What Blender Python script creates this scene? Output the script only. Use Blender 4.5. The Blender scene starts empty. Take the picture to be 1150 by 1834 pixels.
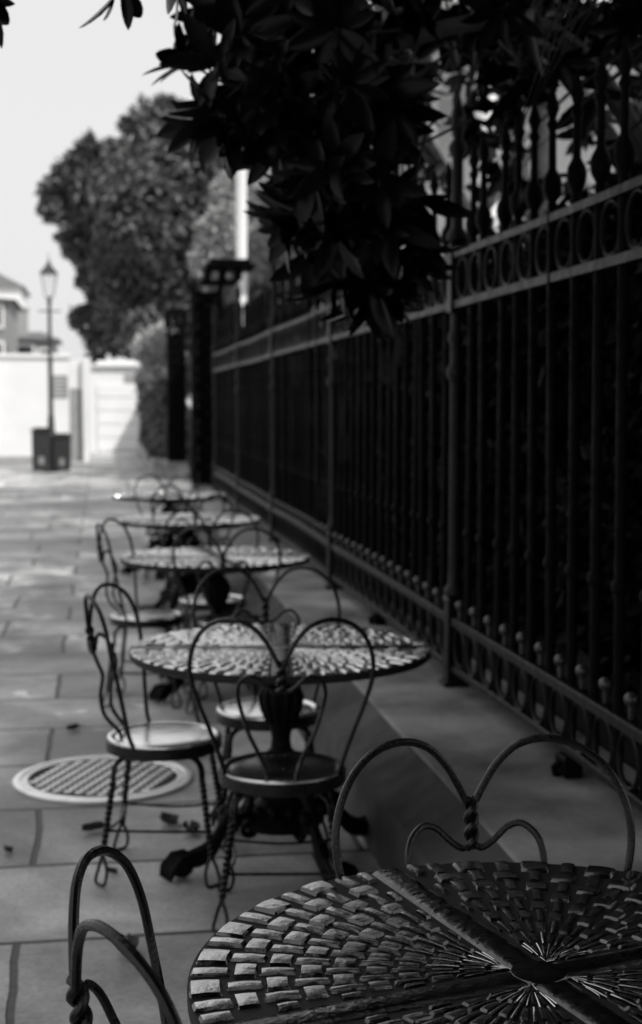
import bpy, math, random
import numpy as np
from mathutils import Vector
from mathutils.kdtree import KDTree
random.seed(7); RNG = np.random.default_rng(11)
sc = bpy.context.scene
R = math.radians
# ------------------------------------------------------------------ camera
cd = bpy.data.cameras.new('camera'); cam = bpy.data.objects.new('camera', cd)
sc.collection.objects.link(cam); sc.camera = cam
cd.sensor_fit = 'VERTICAL'; cd.sensor_height = 36.0; cd.sensor_width = 24.0; cd.lens = 50.0
cd.clip_start = 0.05; cd.clip_end = 2000
cam.location = (0, 0, 1.55)
cam.rotation_euler = (R(90 - 4.423), 0, R(-8.79))
cd.dof.use_dof = True; cd.dof.focus_distance = 2.12; cd.dof.aperture_fstop = 4.0; cd.dof.aperture_blades = 5
# ------------------------------------------------------------------ world, sun, exposure
SUN_EL, SUN_AZ = R(48), math.atan2(0.62, -0.79)      # sun stands behind the viewer, over the garden on the right
w = bpy.data.worlds.new('World'); sc.world = w; w.use_nodes = True
nt = w.node_tree; nt.nodes.clear()
sky = nt.nodes.new('ShaderNodeTexSky'); sky.sky_type = 'NISHITA'; sky.sun_disc = False
sky.sun_elevation = SUN_EL; sky.sun_rotation = SUN_AZ; sky.dust_density = 4.0; sky.air_density = 1.3
bw = nt.nodes.new('ShaderNodeRGBToBW'); bg = nt.nodes.new('ShaderNodeBackground'); wo = nt.nodes.new('ShaderNodeOutputWorld')
hz = nt.nodes.new('ShaderNodeMix'); hz.data_type = 'FLOAT'; hz.inputs['Factor'].default_value = 0.85      # thin bright haze over the whole sky
hz.inputs['B'].default_value = 6.0
nt.links.new(sky.outputs[0], bw.inputs[0]); nt.links.new(bw.outputs[0], hz.inputs['A']); nt.links.new(hz.outputs[0], bg.inputs['Color'])
bg.inputs['Strength'].default_value = 0.15
nt.links.new(bg.outputs[0], wo.inputs['Surface'])
sd = bpy.data.lights.new('sun', 'SUN'); sun = bpy.data.objects.new('sun', sd); sc.collection.objects.link(sun)
sd.energy = 4.2; sd.angle = R(0.5); sd.color = (1, 0.985, 0.97)
sv = Vector((math.sin(SUN_AZ) * math.cos(SUN_EL), math.cos(SUN_AZ) * math.cos(SUN_EL), math.sin(SUN_EL)))
sun.rotation_euler = sv.to_track_quat('Z', 'Y').to_euler(); sun.location = sv * 50
vs = sc.view_settings
sc.display_settings.display_device = 'sRGB'
vs.view_transform = 'Standard'; vs.look = 'None'; vs.gamma = 1.0; vs.exposure = 0.0; vs.use_curve_mapping = False
sc.cycles.max_bounces = 6; sc.cycles.transparent_max_bounces = 8
# ------------------------------------------------------------------ materials (the film is black and white: all tones are neutral)
def mat(name, base, rough=0.5, metal=0.0, spec=0.5, noise=0.25, nscale=8.0, bump=0.0, bscale=60.0, rvar=0.0):
    m = bpy.data.materials.new(name); m.use_nodes = True
    n = m.node_tree; b = n.nodes['Principled BSDF']
    b.inputs['Roughness'].default_value = rough; b.inputs['Metallic'].default_value = metal
    b.inputs['Specular IOR Level'].default_value = spec
    tc = n.nodes.new('ShaderNodeTexCoord')
    nz = n.nodes.new('ShaderNodeTexNoise'); nz.inputs['Scale'].default_value = nscale; nz.inputs['Detail'].default_value = 6
    n.links.new(tc.outputs['Object'], nz.inputs['Vector'])
    mr = n.nodes.new('ShaderNodeMapRange')
    mr.inputs['From Min'].default_value = 0.25; mr.inputs['From Max'].default_value = 0.75
    mr.inputs['To Min'].default_value = base * (1 - noise); mr.inputs['To Max'].default_value = base * (1 + noise)
    n.links.new(nz.outputs['Fac'], mr.inputs['Value'])
    n.links.new(mr.outputs[0], b.inputs['Base Color'])
    if rvar:
        r2 = n.nodes.new('ShaderNodeMapRange'); r2.inputs['From Min'].default_value = 0.3; r2.inputs['From Max'].default_value = 0.7
        r2.inputs['To Min'].default_value = max(0.02, rough - rvar); r2.inputs['To Max'].default_value = rough + rvar
        nz3 = n.nodes.new('ShaderNodeTexNoise'); nz3.inputs['Scale'].default_value = nscale * 2.3; nz3.inputs['Detail'].default_value = 5
        n.links.new(tc.outputs['Object'], nz3.inputs['Vector'])
        n.links.new(nz3.outputs['Fac'], r2.inputs['Value']); n.links.new(r2.outputs[0], b.inputs['Roughness'])
    if bump:
        n2 = n.nodes.new('ShaderNodeTexNoise'); n2.inputs['Scale'].default_value = bscale; n2.inputs['Detail'].default_value = 4
        n.links.new(tc.outputs['Object'], n2.inputs['Vector'])
        bp = n.nodes.new('ShaderNodeBump'); bp.inputs['Strength'].default_value = bump; bp.inputs['Distance'].default_value = 0.01
        n.links.new(n2.outputs['Fac'], bp.inputs['Height']); n.links.new(bp.outputs[0], b.inputs['Normal'])
    return m

M = {}
M['chair'] = mat('black_chair_wire', 0.006, 0.28, 0.0, 0.35, 0.3, 30, 0.15, 150, 0.08)
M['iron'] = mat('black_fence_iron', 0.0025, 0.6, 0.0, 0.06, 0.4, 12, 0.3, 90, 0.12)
M['stud'] = mat('polished_stud', 0.03, 0.18, 0.0, 0.6, 0.3, 9)
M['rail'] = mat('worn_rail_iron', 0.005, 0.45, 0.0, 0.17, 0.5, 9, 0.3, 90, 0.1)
M['ped'] = mat('pedestal_iron', 0.004, 0.5, 0.0, 0.1, 0.3, 20, 0.3, 60)
M['seat'] = mat('polished_seat', 0.97, 0.22, 1.0, 0.5, 0.2, 5, 0.05, 20, 0.06)
M['seatrim'] = mat('seat_rim', 0.4, 0.28, 1.0, 0.5, 0.2, 9)
M['tile'] = mat('cast_weave_metal', 0.58, 0.22, 1.0, 0.5, 0.15, 14, 0.1, 60, 0.04)
M['tilebright'] = mat('brightened_weave_metal', 0.88, 0.3, 1.0, 0.5, 0.12, 14, 0.1, 60, 0.05)  # lighter copy of the weave metal, sky sheen put into the colour
M['tgap'] = mat('table_recess', 0.012, 0.6, 0.0, 0.3)
M['band'] = mat('table_band', 0.11, 0.22, 1.0, 0.5, 0.3, 14, 0.2, 60, 0.08)
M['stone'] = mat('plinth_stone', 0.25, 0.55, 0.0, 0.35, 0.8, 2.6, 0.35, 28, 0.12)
M['plinthface'] = mat('shade_toned_plinth_face', 0.06, 0.7, 0.0, 0.2, 0.5, 3.5, 0.3, 24, 0.1)  # darker than the plinth top: side shade put into the colour
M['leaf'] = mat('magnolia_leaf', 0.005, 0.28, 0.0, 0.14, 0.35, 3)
M['bark'] = mat('bark', 0.06, 0.85, 0.0, 0.2, 0.4, 12, 0.8, 20)
M['oakleaf'] = mat('oak_leaf', 0.05, 0.5, 0.0, 0.4, 0.35, 2)
M['treeleaf'] = mat('street_tree_leaf', 0.12, 0.6, 0.0, 0.3, 0.5, 1.2)
M['paleleaf'] = mat('pale_leaf', 0.42, 0.6, 0.0, 0.3, 0.4, 1.5)
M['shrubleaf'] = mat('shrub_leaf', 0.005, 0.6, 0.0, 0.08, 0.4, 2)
M['litleaf'] = mat('lit_bush_leaf', 0.42, 0.6, 0.0, 0.3, 0.3, 2)  # bush leaves lightened to stand in for sunlight the trees block
M['hedgeleaf'] = mat('hedge_leaf', 0.14, 0.6, 0.0, 0.3, 0.4, 2)
M['white'] = mat('white_render', 0.74, 0.8, 0.0, 0.3, 0.06, 1.2, 0.1, 30)
M['whitecol'] = mat('white_paint', 0.72, 0.5, 0.0, 0.4, 0.06, 2)
M['greydoor'] = mat('grey_paint', 0.3, 0.6, 0.0, 0.4, 0.1, 3)
M['roof'] = mat('slate_roof', 0.12, 0.7, 0.0, 0.3, 0.3, 3, 0.4, 8)
M['housewall'] = mat('pale_house_wall', 0.55, 0.8, 0.0, 0.3, 0.12, 1)
M['greywall'] = mat('grey_house_wall', 0.22, 0.8, 0.0, 0.3, 0.25, 1.5)
M['darkglass'] = mat('dark_window_glass', 0.03, 0.1, 0.0, 0.6, 0.2, 2)
M['bin'] = mat('black_bin_plastic', 0.022, 0.5, 0.0, 0.4, 0.3, 5)
M['lamp'] = mat('lamp_post_paint', 0.03, 0.5, 0.0, 0.4, 0.3, 9)
M['sign'] = mat('grey_sign_plate', 0.22, 0.5, 0.0, 0.4, 0.1, 9)
M['signink'] = mat('sign_lettering', 0.5, 0.5, 0.0, 0.4, 0.1, 9)
M['soil'] = mat('garden_soil', 0.02, 0.9, 0.0, 0.2, 0.4, 5, 0.6, 10)
M['deadleaf'] = mat('dead_leaf', 0.035, 0.7, 0.0, 0.3, 0.4, 40, 0.3, 60)
M['manhole'] = mat('manhole_iron', 0.95, 0.46, 1.0, 0.5, 0.2, 10, 0.15, 50, 0.08)
M['manholegap'] = mat('manhole_recess', 0.03, 0.8, 0.0, 0.3)
M['palecap'] = mat('pale_cap_metal', 0.75, 0.4, 0.3, 0.5, 0.1, 20)
g = bpy.data.materials.new('lantern_glass'); g.use_nodes = True
gb = g.node_tree.nodes['Principled BSDF']; gb.inputs['Base Color'].default_value = (0.9, 0.9, 0.9, 1)
gb.inputs['Transmission Weight'].default_value = 0.85; gb.inputs['Roughness'].default_value = 0.25; gb.inputs['IOR'].default_value = 1.1
M['glass'] = g

def flag_material():
    m = bpy.data.materials.new('flagstone'); m.use_nodes = True
    n = m.node_tree; b = n.nodes['Principled BSDF']; L = n.links.new
    tc = n.nodes.new('ShaderNodeTexCoord')
    # slightly wandering joints
    nw = n.nodes.new('ShaderNodeTexNoise'); nw.inputs['Scale'].default_value = 1.7; nw.inputs['Detail'].default_value = 3
    L(tc.outputs['Object'], nw.inputs['Vector'])
    vm = n.nodes.new('ShaderNodeVectorMath'); vm.operation = 'MULTIPLY_ADD'
    L(nw.outputs['Color'], vm.inputs[0]); vm.inputs[1].default_value = (0.05, 0.05, 0); L(tc.outputs['Object'], vm.inputs[2])
    mp = n.nodes.new('ShaderNodeMapping'); mp.inputs['Location'].default_value = (0.22, 0.0, 0); L(vm.outputs[0], mp.inputs['Vector'])
    br = n.nodes.new('ShaderNodeTexBrick')
    br.inputs['Scale'].default_value = 1.0; br.inputs['Brick Width'].default_value = 1.12; br.inputs['Row Height'].default_value = 0.682
    br.inputs['Mortar Size'].default_value = 0.013; br.inputs['Mortar Smooth'].default_value = 0.3; br.offset = 0.37; br.squash = 1.35; br.squash_frequency = 3
    br.inputs['Color1'].default_value = (0.36, 0.36, 0.36, 1); br.inputs['Color2'].default_value = (0.74, 0.74, 0.74, 1); br.inputs['Mortar'].default_value = (0.03, 0.03, 0.03, 1)
    L(mp.outputs[0], br.inputs['Vector'])
    n1 = n.nodes.new('ShaderNodeTexNoise'); n1.inputs['Scale'].default_value = 2.2; n1.inputs['Detail'].default_value = 8; n1.inputs['Roughness'].default_value = 0.65
    L(tc.outputs['Object'], n1.inputs['Vector'])
    mr = n.nodes.new('ShaderNodeMapRange'); mr.inputs['From Min'].default_value = 0.3; mr.inputs['From Max'].default_value = 0.7
    mr.inputs['To Min'].default_value = 0.5; mr.inputs['To Max'].default_value = 1.3; L(n1.outputs['Fac'], mr.inputs['Value'])
    mx = n.nodes.new('ShaderNodeMix'); mx.data_type = 'RGBA'; mx.blend_type = 'MULTIPLY'; mx.inputs['Factor'].default_value = 1
    L(br.outputs['Color'], mx.inputs['A']); L(mr.outputs[0], mx.inputs['B']); L(mx.outputs['Result'], b.inputs['Base Color'])
    n4 = n.nodes.new('ShaderNodeTexNoise'); n4.inputs['Scale'].default_value = 55; n4.inputs['Detail'].default_value = 6; n4.inputs['Roughness'].default_value = 0.8
    L(tc.outputs['Object'], n4.inputs['Vector'])
    m4 = n.nodes.new('ShaderNodeMapRange'); m4.inputs['From Min'].default_value = 0.3; m4.inputs['From Max'].default_value = 0.6; m4.inputs['To Min'].default_value = 0.6; m4.inputs['To Max'].default_value = 1.08; L(n4.outputs['Fac'], m4.inputs['Value'])
    n5 = n.nodes.new('ShaderNodeTexNoise'); n5.inputs['Scale'].default_value = 0.9; n5.inputs['Detail'].default_value = 10; n5.inputs['Distortion'].default_value = 1.2
    L(tc.outputs['Object'], n5.inputs['Vector'])
    m5 = n.nodes.new('ShaderNodeMapRange'); m5.inputs['From Min'].default_value = 0.35; m5.inputs['From Max'].default_value = 0.55; m5.inputs['To Min'].default_value = 0.5; m5.inputs['To Max'].default_value = 1.05; L(n5.outputs['Fac'], m5.inputs['Value'])
    mm = n.nodes.new('ShaderNodeMath'); mm.operation = 'MULTIPLY'; L(m4.outputs[0], mm.inputs[0]); L(m5.outputs[0], mm.inputs[1])
    mx2 = n.nodes.new('ShaderNodeMix'); mx2.data_type = 'RGBA'; mx2.blend_type = 'MULTIPLY'; mx2.inputs['Factor'].default_value = 1
    L(mx.outputs['Result'], mx2.inputs['A']); L(mm.outputs[0], mx2.inputs['B']); L(mx2.outputs['Result'], b.inputs['Base Color'])
    r2 = n.nodes.new('ShaderNodeMapRange'); r2.inputs['To Min'].default_value = 0.36; r2.inputs['To Max'].default_value = 0.62; L(n1.outputs['Fac'], r2.inputs['Value'])
    L(r2.outputs[0], b.inputs['Roughness'])
    n2 = n.nodes.new('ShaderNodeTexNoise'); n2.inputs['Scale'].default_value = 14; n2.inputs['Detail'].default_value = 7
    mp2 = n.nodes.new('ShaderNodeMapping'); mp2.inputs['Scale'].default_value = (0.6, 1.6, 1); L(tc.outputs['Object'], mp2.inputs['Vector']); L(mp2.outputs[0], n2.inputs['Vector'])
    ma = n.nodes.new('ShaderNodeMath'); ma.operation = 'MULTIPLY_ADD'; ma.inputs[1].default_value = 0.45; L(n2.outputs['Fac'], ma.inputs[0])
    sb = n.nodes.new('ShaderNodeMath'); sb.operation = 'SUBTRACT'; sb.inputs[0].default_value = 1.0; L(br.outputs['Fac'], sb.inputs[1]); L(sb.outputs[0], ma.inputs[2])
    bp = n.nodes.new('ShaderNodeBump'); bp.inputs['Strength'].default_value = 0.7; bp.inputs['Distance'].default_value = 0.012
    L(ma.outputs[0], bp.inputs['Height']); L(bp.outputs[0], b.inputs['Normal'])
    return m
M['flag'] = flag_material()

# ------------------------------------------------------------------ mesh helpers
class MB:
    def __init__(self): self.v = []; self.f = []; self.m = []
    def add(self, vs, fs, mi=0):
        o = len(self.v); self.v += [tuple(p) for p in vs]; self.f += [tuple(i + o for i in f) for f in fs]; self.m += [mi] * len(fs); return self
    def box(self, c, s, rz=0.0, mi=0, bev=0.0, top=1.0):
        x, y, z = s[0] / 2, s[1] / 2, s[2] / 2; ca, sa = math.cos(rz), math.sin(rz)
        P = []
        if bev <= 0:
            rings = [(-z, 1, 1), (z, top, top)]
        else:
            rings = [(-z, 1 - bev / x, 1 - bev / y), (-z + bev, 1, 1), (z - bev, top, top), (z, top * (1 - bev / x), top * (1 - bev / y))]
        for zz, kx, ky in rings:
            for sx, sy in ((-1, -1), (1, -1), (1, 1), (-1, 1)):
                a, b = sx * x * kx, sy * y * ky
                P.append((c[0] + a * ca - b * sa, c[1] + a * sa + b * ca, c[2] + zz))
        F = [(3, 2, 1, 0)]; n = len(rings)
        for k in range(n - 1):
            for i in range(4):
                j = (i + 1) % 4; F.append((k * 4 + i, k * 4 + j, k * 4 + 4 + j, k * 4 + 4 + i))
        F.append(tuple((n - 1) * 4 + i for i in range(4)))
        return self.add(P, F, mi)
    def lathe(self, prof, c=(0, 0, 0), n=20, mi=0):
        P = []; F = []
        for r, z in prof:
            for i in range(n):
                a = 2 * math.pi * i / n; P.append((c[0] + r * math.cos(a), c[1] + r * math.sin(a), c[2] + z))
        for k in range(len(prof) - 1):
            for i in range(n):
                j = (i + 1) % n; F.append((k * n + i, k * n + j, k * n + n + j, k * n + n + i))
        F.append(tuple(range(n - 1, -1, -1))); F.append(tuple((len(prof) - 1) * n + i for i in range(n)))
        return self.add(P, F, mi)
    def tube(self, pts, r, n=8, mi=0, closed=False):
        pts = [Vector(p) for p in pts]; N = len(pts)
        rs = r if isinstance(r, (list, tuple)) else [r] * N
        T = []
        for i in range(N):
            if closed: t = pts[(i + 1) % N] - pts[i - 1]
            else: t = pts[min(i + 1, N - 1)] - pts[max(i - 1, 0)]
            T.append(t.normalized() if t.length > 1e-9 else Vector((0, 0, 1)))
        up = Vector((0, 0, 1)) if abs(T[0].z) < 0.9 else Vector((1, 0, 0))
        nrm = (up - T[0] * up.dot(T[0])).normalized(); P = []; F = []
        for i in range(N):
            if i: 
                q = T[i - 1].rotation_difference(T[i]); nrm = q @ nrm; nrm = (nrm - T[i] * nrm.dot(T[i])).normalized()
            bn = T[i].cross(nrm)
            for k in range(n):
                a = 2 * math.pi * k / n; P.append(pts[i] + (nrm * math.cos(a) + bn * math.sin(a)) * rs[i])
        for i in range(N if closed else N - 1):
            a0, b0 = i * n, ((i + 1) % N) * n
            for k in range(n):
                j = (k + 1) % n; F.append((a0 + k, a0 + j, b0 + j, b0 + k))
        if not closed:
            F.append(tuple(range(n - 1, -1, -1))); F.append(tuple((N - 1) * n + k for k in range(n)))
        return self.add(P, F, mi)
    def ball(self, c, r, n=10, mi=0, sz=1.0):
        m = 6
        prof = [(max(1e-4, r * math.sin(math.pi * k / m)), -r * sz * math.cos(math.pi * k / m)) for k in range(m + 1)]
        return self.lathe(prof, c, n, mi)
    def twist(self, p0, p1, rad, wire, turns, n=6, seg=None):
        p0, p1 = Vector(p0), Vector(p1); d = p1 - p0; t = d.normalized()
        u = t.orthogonal().normalized(); v = t.cross(u); seg = seg or int(turns * 9) + 2
        for ph in (0, math.pi):
            pts = []
            for i in range(seg + 1):
                a = ph + 2 * math.pi * turns * i / seg
                pts.append(p0 + d * (i / seg) + (u * math.cos(a) + v * math.sin(a)) * rad)
            self.tube(pts, wire, n)
        return self
    def build(self, name, mats, parent=None, smooth=True):
        me = bpy.data.meshes.new(name); me.from_pydata(self.v, [], self.f)
        for m in (mats if isinstance(mats, (list, tuple)) else [mats]): me.materials.append(m)
        if len(me.materials) > 1: me.polygons.foreach_set('material_index', self.m)
        me.update()
        if smooth:
            me.polygons.foreach_set('use_smooth', [True] * len(me.polygons))
            try: me.set_sharp_from_angle(angle=R(38))
            except Exception: pass
        o = bpy.data.objects.new(name, me); sc.collection.objects.link(o)
        if parent: o.parent = parent
        return o

def spline(P, n=10):
    """Catmull-Rom through the points"""
    P = [Vector(p) for p in P]; Q = [P[0] * 2 - P[1]] + P + [P[-1] * 2 - P[-2]]; out = []
    for i in range(1, len(Q) - 2):
        a, b, c, d = Q[i - 1], Q[i], Q[i + 1], Q[i + 2]
        for k in range(n):
            t = k / n; out.append(0.5 * ((2 * b) + (c - a) * t + (2 * a - 5 * b + 4 * c - d) * t * t + (3 * b - a - 3 * c + d) * t ** 3))
    out.append(P[-1]); return out

def tag(o, label, cat=None, group=None, kind=None):
    if label: o['label'] = label
    if cat: o['category'] = cat
    if group: o['group'] = group
    if kind: o['kind'] = kind
    return o
def empty(name, loc=(0, 0, 0), rz=0.0):
    o = bpy.data.objects.new(name, None); sc.collection.objects.link(o); o.location = loc; o.rotation_euler = (0, 0, rz); o.empty_display_size = 0.1
    return o
def copy_tree(o, parent=None):
    c = o.copy(); sc.collection.objects.link(c)
    if parent: c.parent = parent
    for ch in list(o.children): copy_tree(ch, c)
    return c

# leaves: many small folded blades in one mesh, numpy for speed
def leaf_arrays(pos, dirs, nrm, length, width, droop=0.15):
    pos, d, n_ = map(lambda a: np.asarray(a, float), (pos, dirs, nrm)); N = len(pos)
    d = d / np.linalg.norm(d, axis=1, keepdims=True)
    s = np.cross(d, n_); s /= (np.linalg.norm(s, axis=1, keepdims=True) + 1e-9); nn = np.cross(s, d)
    L = np.asarray(length).reshape(-1, 1) * np.ones((N, 1)); W = np.asarray(width).reshape(-1, 1) * np.ones((N, 1))
    def P(a, b, c): return pos + d * L * a + s * W * b + nn * (L * c)
    st = [(.0, 0), (.16, .27), (.36, .46), (.58, .50), (.78, .38), (.93, .17), (1, 0)]
    mid = [P(a, 0, -.01 - droop * a * a) for a, _ in st]
    lf = [P(a, -b_, .05 * b_ * 2 - droop * a * a) for a, b_ in st[1:-1]]; rt_ = [P(a, b_, .05 * b_ * 2 - droop * a * a) for a, b_ in st[1:-1]]
    V = np.stack(mid + lf + rt_, 1); F = []
    for o, flip in ((7, 0), (12, 1)):
        fs = [[0, 1, o]] + [[i, i + 1, o + i, o + i - 1] for i in range(1, 5)] + [[5, 6, o + 4]]
        F += [f[::-1] if flip else f for f in fs]
    return V, F
def leaf_arrays_small(pos, dirs, nrm, length, width, droop=0.15):
    pos, d, n_ = map(lambda a: np.asarray(a, float), (pos, dirs, nrm)); N = len(pos)
    d = d / np.linalg.norm(d, axis=1, keepdims=True)
    s = np.cross(d, n_); s /= (np.linalg.norm(s, axis=1, keepdims=True) + 1e-9); nn = np.cross(s, d)
    L = np.asarray(length).reshape(-1, 1) * np.ones((N, 1)); W = np.asarray(width).reshape(-1, 1) * np.ones((N, 1))
    def P(a, b, c): return pos + d * L * a + s * W * b + nn * (L * c)
    V = np.stack([P(0, 0, 0), P(.3, -.45, .05), P(.72, -.38, -droop * .3), P(1, 0, -droop), P(.72, .38, -droop * .3), P(.3, .45, .05)], 1)
    return V, [[0, 1, 2, 3], [0, 3, 4, 5]]
def leaf_object(name, V, F, m, parent=None):
    N = V.shape[0]; nv = V.shape[1]
    tri = [list(f) for f in F]
    loops = np.concatenate([np.array(f) for f in tri]); sizes = np.array([len(f) for f in tri])
    allv = V.reshape(-1, 3)
    L = (np.arange(N)[:, None] * nv + loops[None]).ravel(); S = np.tile(sizes, N); st = np.concatenate([[0], np.cumsum(S)[:-1]])
    me = bpy.data.meshes.new(name); me.vertices.add(len(allv)); me.vertices.foreach_set('co', allv.ravel())
    me.loops.add(len(L)); me.loops.foreach_set('vertex_index', L.astype(np.int32))
    me.polygons.add(len(S)); me.polygons.foreach_set('loop_start', st.astype(np.int32)); me.polygons.foreach_set('loop_total', S.astype(np.int32))
    me.update(calc_edges=True); me.validate(); me.materials.append(m)
    o = bpy.data.objects.new(name, me); sc.collection.objects.link(o)
    if parent: o.parent = parent
    return o
def rand_dirs(n): 
    v = RNG.normal(size=(n, 3)); return v / np.linalg.norm(v, axis=1, keepdims=True)
def blob_points(blobs, density):
    out = []; cen = []
    for (c, r, *k) in blobs:
        c = np.array(c, float); rr = np.array(r if hasattr(r, '__len__') else (r, r, r), float)
        n = max(4, int(density * (k[0] if k else 1) * np.mean(rr) ** 2 * 12.5))
        dv = rand_dirs(n); rad = RNG.uniform(0.25, 1.0, n) ** 0.45 * (1 + 0.12 * RNG.normal(size=n))
        out.append(c + dv * rr * rad[:, None]); cen.append(dv)
    return np.concatenate(out), np.concatenate(cen)
def foliage(name, blobs, density, ln, wd, m, parent, keep=None, clump=0.0):
    p, d = blob_points(blobs, density)
    if clump:                                   # pull the leaves into clumps so that gaps open between them
        k = max(6, len(p) // 26); ctr = p[RNG.choice(len(p), k, replace=False)]; kd = KDTree(k)
        for i0, q in enumerate(ctr): kd.insert(q, i0)
        kd.balance(); near = np.array([kd.find(q)[0] for q in p]); p = p + (near - p) * clump
    dirs = d * 0.6 + rand_dirs(len(p)) + np.array([0, 0, -0.25]); nr = rand_dirs(len(p)) + np.array([0, 0, 0.9])
    if keep is not None:
        k = keep(p); p, dirs, nr = p[k], dirs[k], nr[k]
    L = ln * RNG.uniform(0.7, 1.3, len(p)); W = wd * RNG.uniform(0.75, 1.25, len(p))
    V, F = leaf_arrays_small(p, dirs, nr, L, W)
    return leaf_object(name, V, F, m, parent)
def whorls(centers, axes, per, ln, wd):
    P, D, Nn, LL = [], [], [], []
    for c, a in zip(centers, axes):
        a = Vector(a).normalized(); u = a.orthogonal().normalized(); v = a.cross(u); n = per + random.randint(-2, 2); ph = random.random() * 6.28
        for i in range(n):
            t = ph + 2.4 * i; tilt = R(random.uniform(22, 78)); s = (u * math.cos(t) + v * math.sin(t))
            dd = a * math.cos(tilt) + s * math.sin(tilt); nn = a * math.sin(tilt) - s * math.cos(tilt)
            P.append(tuple(Vector(c) - a * random.uniform(0, 0.05))); D.append(tuple(dd)); Nn.append(tuple(nn + Vector((random.uniform(-.3, .3),) * 3))); LL.append(ln * random.uniform(0.7, 1.2))
    LL = np.array(LL); return leaf_arrays(P, D, Nn, LL, LL * (wd / ln), 0.12)

# ------------------------------------------------------------------ ground and setting
mb = MB(); S = 420
mb.add([(-S, -60, 0), (S, -60, 0), (S, 2 * S, 0), (-S, 2 * S, 0)], [(0, 1, 2, 3)])
tag(mb.build('pavement', M['flag'], None, False), 'grey flagstone pavement with dark joints running down the street', 'pavement', None, 'structure')
mb = MB(); mb.box((8.0, 10, 0.15), (12.4, 60, 0.3))
tag(mb.build('garden_ground', M['soil'], None, False), 'dark planted garden ground behind the iron fence', 'ground', None, 'structure')

# plinth wall the fence stands on
prof = [(0.905, -0.02), (0.918, 0.20), (0.925, 0.215), (0.972, 0.236), (1.07, 0.306), (1.086, 0.318), (1.105, 0.322), (1.74, 0.33), (1.74, -0.02)]
mb = MB(); ys = [-3 + 0.47 * i for i in range(50)]
P = []
for k, y in enumerate(ys):
    for (x, z) in prof: P.append((x + random.uniform(-.003, .003), y, z + random.uniform(-.002, .002)))
n = len(prof); F = []
for k in range(len(ys) - 1):
    for i in range(n - 1): F.append((k * n + i, k * n + n + i, k * n + n + i + 1, k * n + i + 1))
F.append(tuple(range(n))); F.append(tuple((len(ys) - 1) * n + i for i in range(n - 1, -1, -1)))
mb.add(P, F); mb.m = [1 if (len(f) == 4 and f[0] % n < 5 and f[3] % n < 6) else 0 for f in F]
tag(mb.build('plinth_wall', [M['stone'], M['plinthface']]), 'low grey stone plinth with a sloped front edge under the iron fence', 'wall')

# ------------------------------------------------------------------ fence
FX = 1.5; POST0 = -0.53; BAY = 3.23; NB = 6; MOD = BAY / 15
fence = tag(empty('iron_fence', (FX, POST0, 0.325)), 'tall black cast iron fence with ringed rails along the stone plinth', 'fence')
fz = -0.325
def post_mesh():
    m = MB(); m.box((0, 0, 0.19), (0.075, 0.075, 0.38), bev=0.006); m.box((0, 0, 0.012), (0.11, 0.11, 0.024), bev=0.004)
    m.lathe([(0.03, .381), (0.046, .40), (0.046, .42), (0.03, .44), (0.027, .50), (0.026, 1.30), (0.028, 1.31), (0.042, 1.34), (0.042, 1.365), (0.027, 1.39), (0.026, 1.47),
             (0.036, 1.49), (0.036, 1.51), (0.026, 1.53), (0.025, 1.599)], n=14)
    m.box((0, 0, 1.745), (0.07, 0.07, 0.29), bev=0.006)
    m.lathe([(0.026, 1.891), (0.045, 1.91), (0.045, 1.93), (0.026, 1.96), (0.024, 2.25), (0.04, 2.28), (0.04, 2.3), (0.02, 2.33), (0.032, 2.38), (0.03, 2.43), (0.004, 2.53)], n=14)
    return m
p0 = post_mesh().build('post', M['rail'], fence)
for i in range(1, NB + 1):
    c = p0.copy(); sc.collection.objects.link(c); c.location = (0, BAY * i, 0)
def picket_mesh():
    m = MB()
    m.lathe([(0.017, 0.42 + fz), (0.017, .985 + fz), (.024, .99 + fz), (.027, 1.005 + fz), (.024, 1.02 + fz), (.017, 1.025 + fz), (0.017, 2.21 + fz), (0.014, 2.215 + fz), (0.03, 2.245 + fz), (0.033, 2.27 + fz), (0.03, 2.295 + fz), (0.014, 2.325 + fz), (0.0125, 2.45 + fz), (0.021, 2.47 + fz), (0.012, 2.49 + fz), (0.024, 2.525 + fz), (0.002, 2.60 + fz)], n=10)
    return m
def dog_mesh():
    m = MB(); m.lathe([(0.008, 0.632 + fz), (0.008, 0.672 + fz)], n=8); m.ball((0, 0, 0.69 + fz), 0.022, 12); return m
pk = db = None
def bow(t): return 0.016 * math.sin(math.pi * t)
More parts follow.
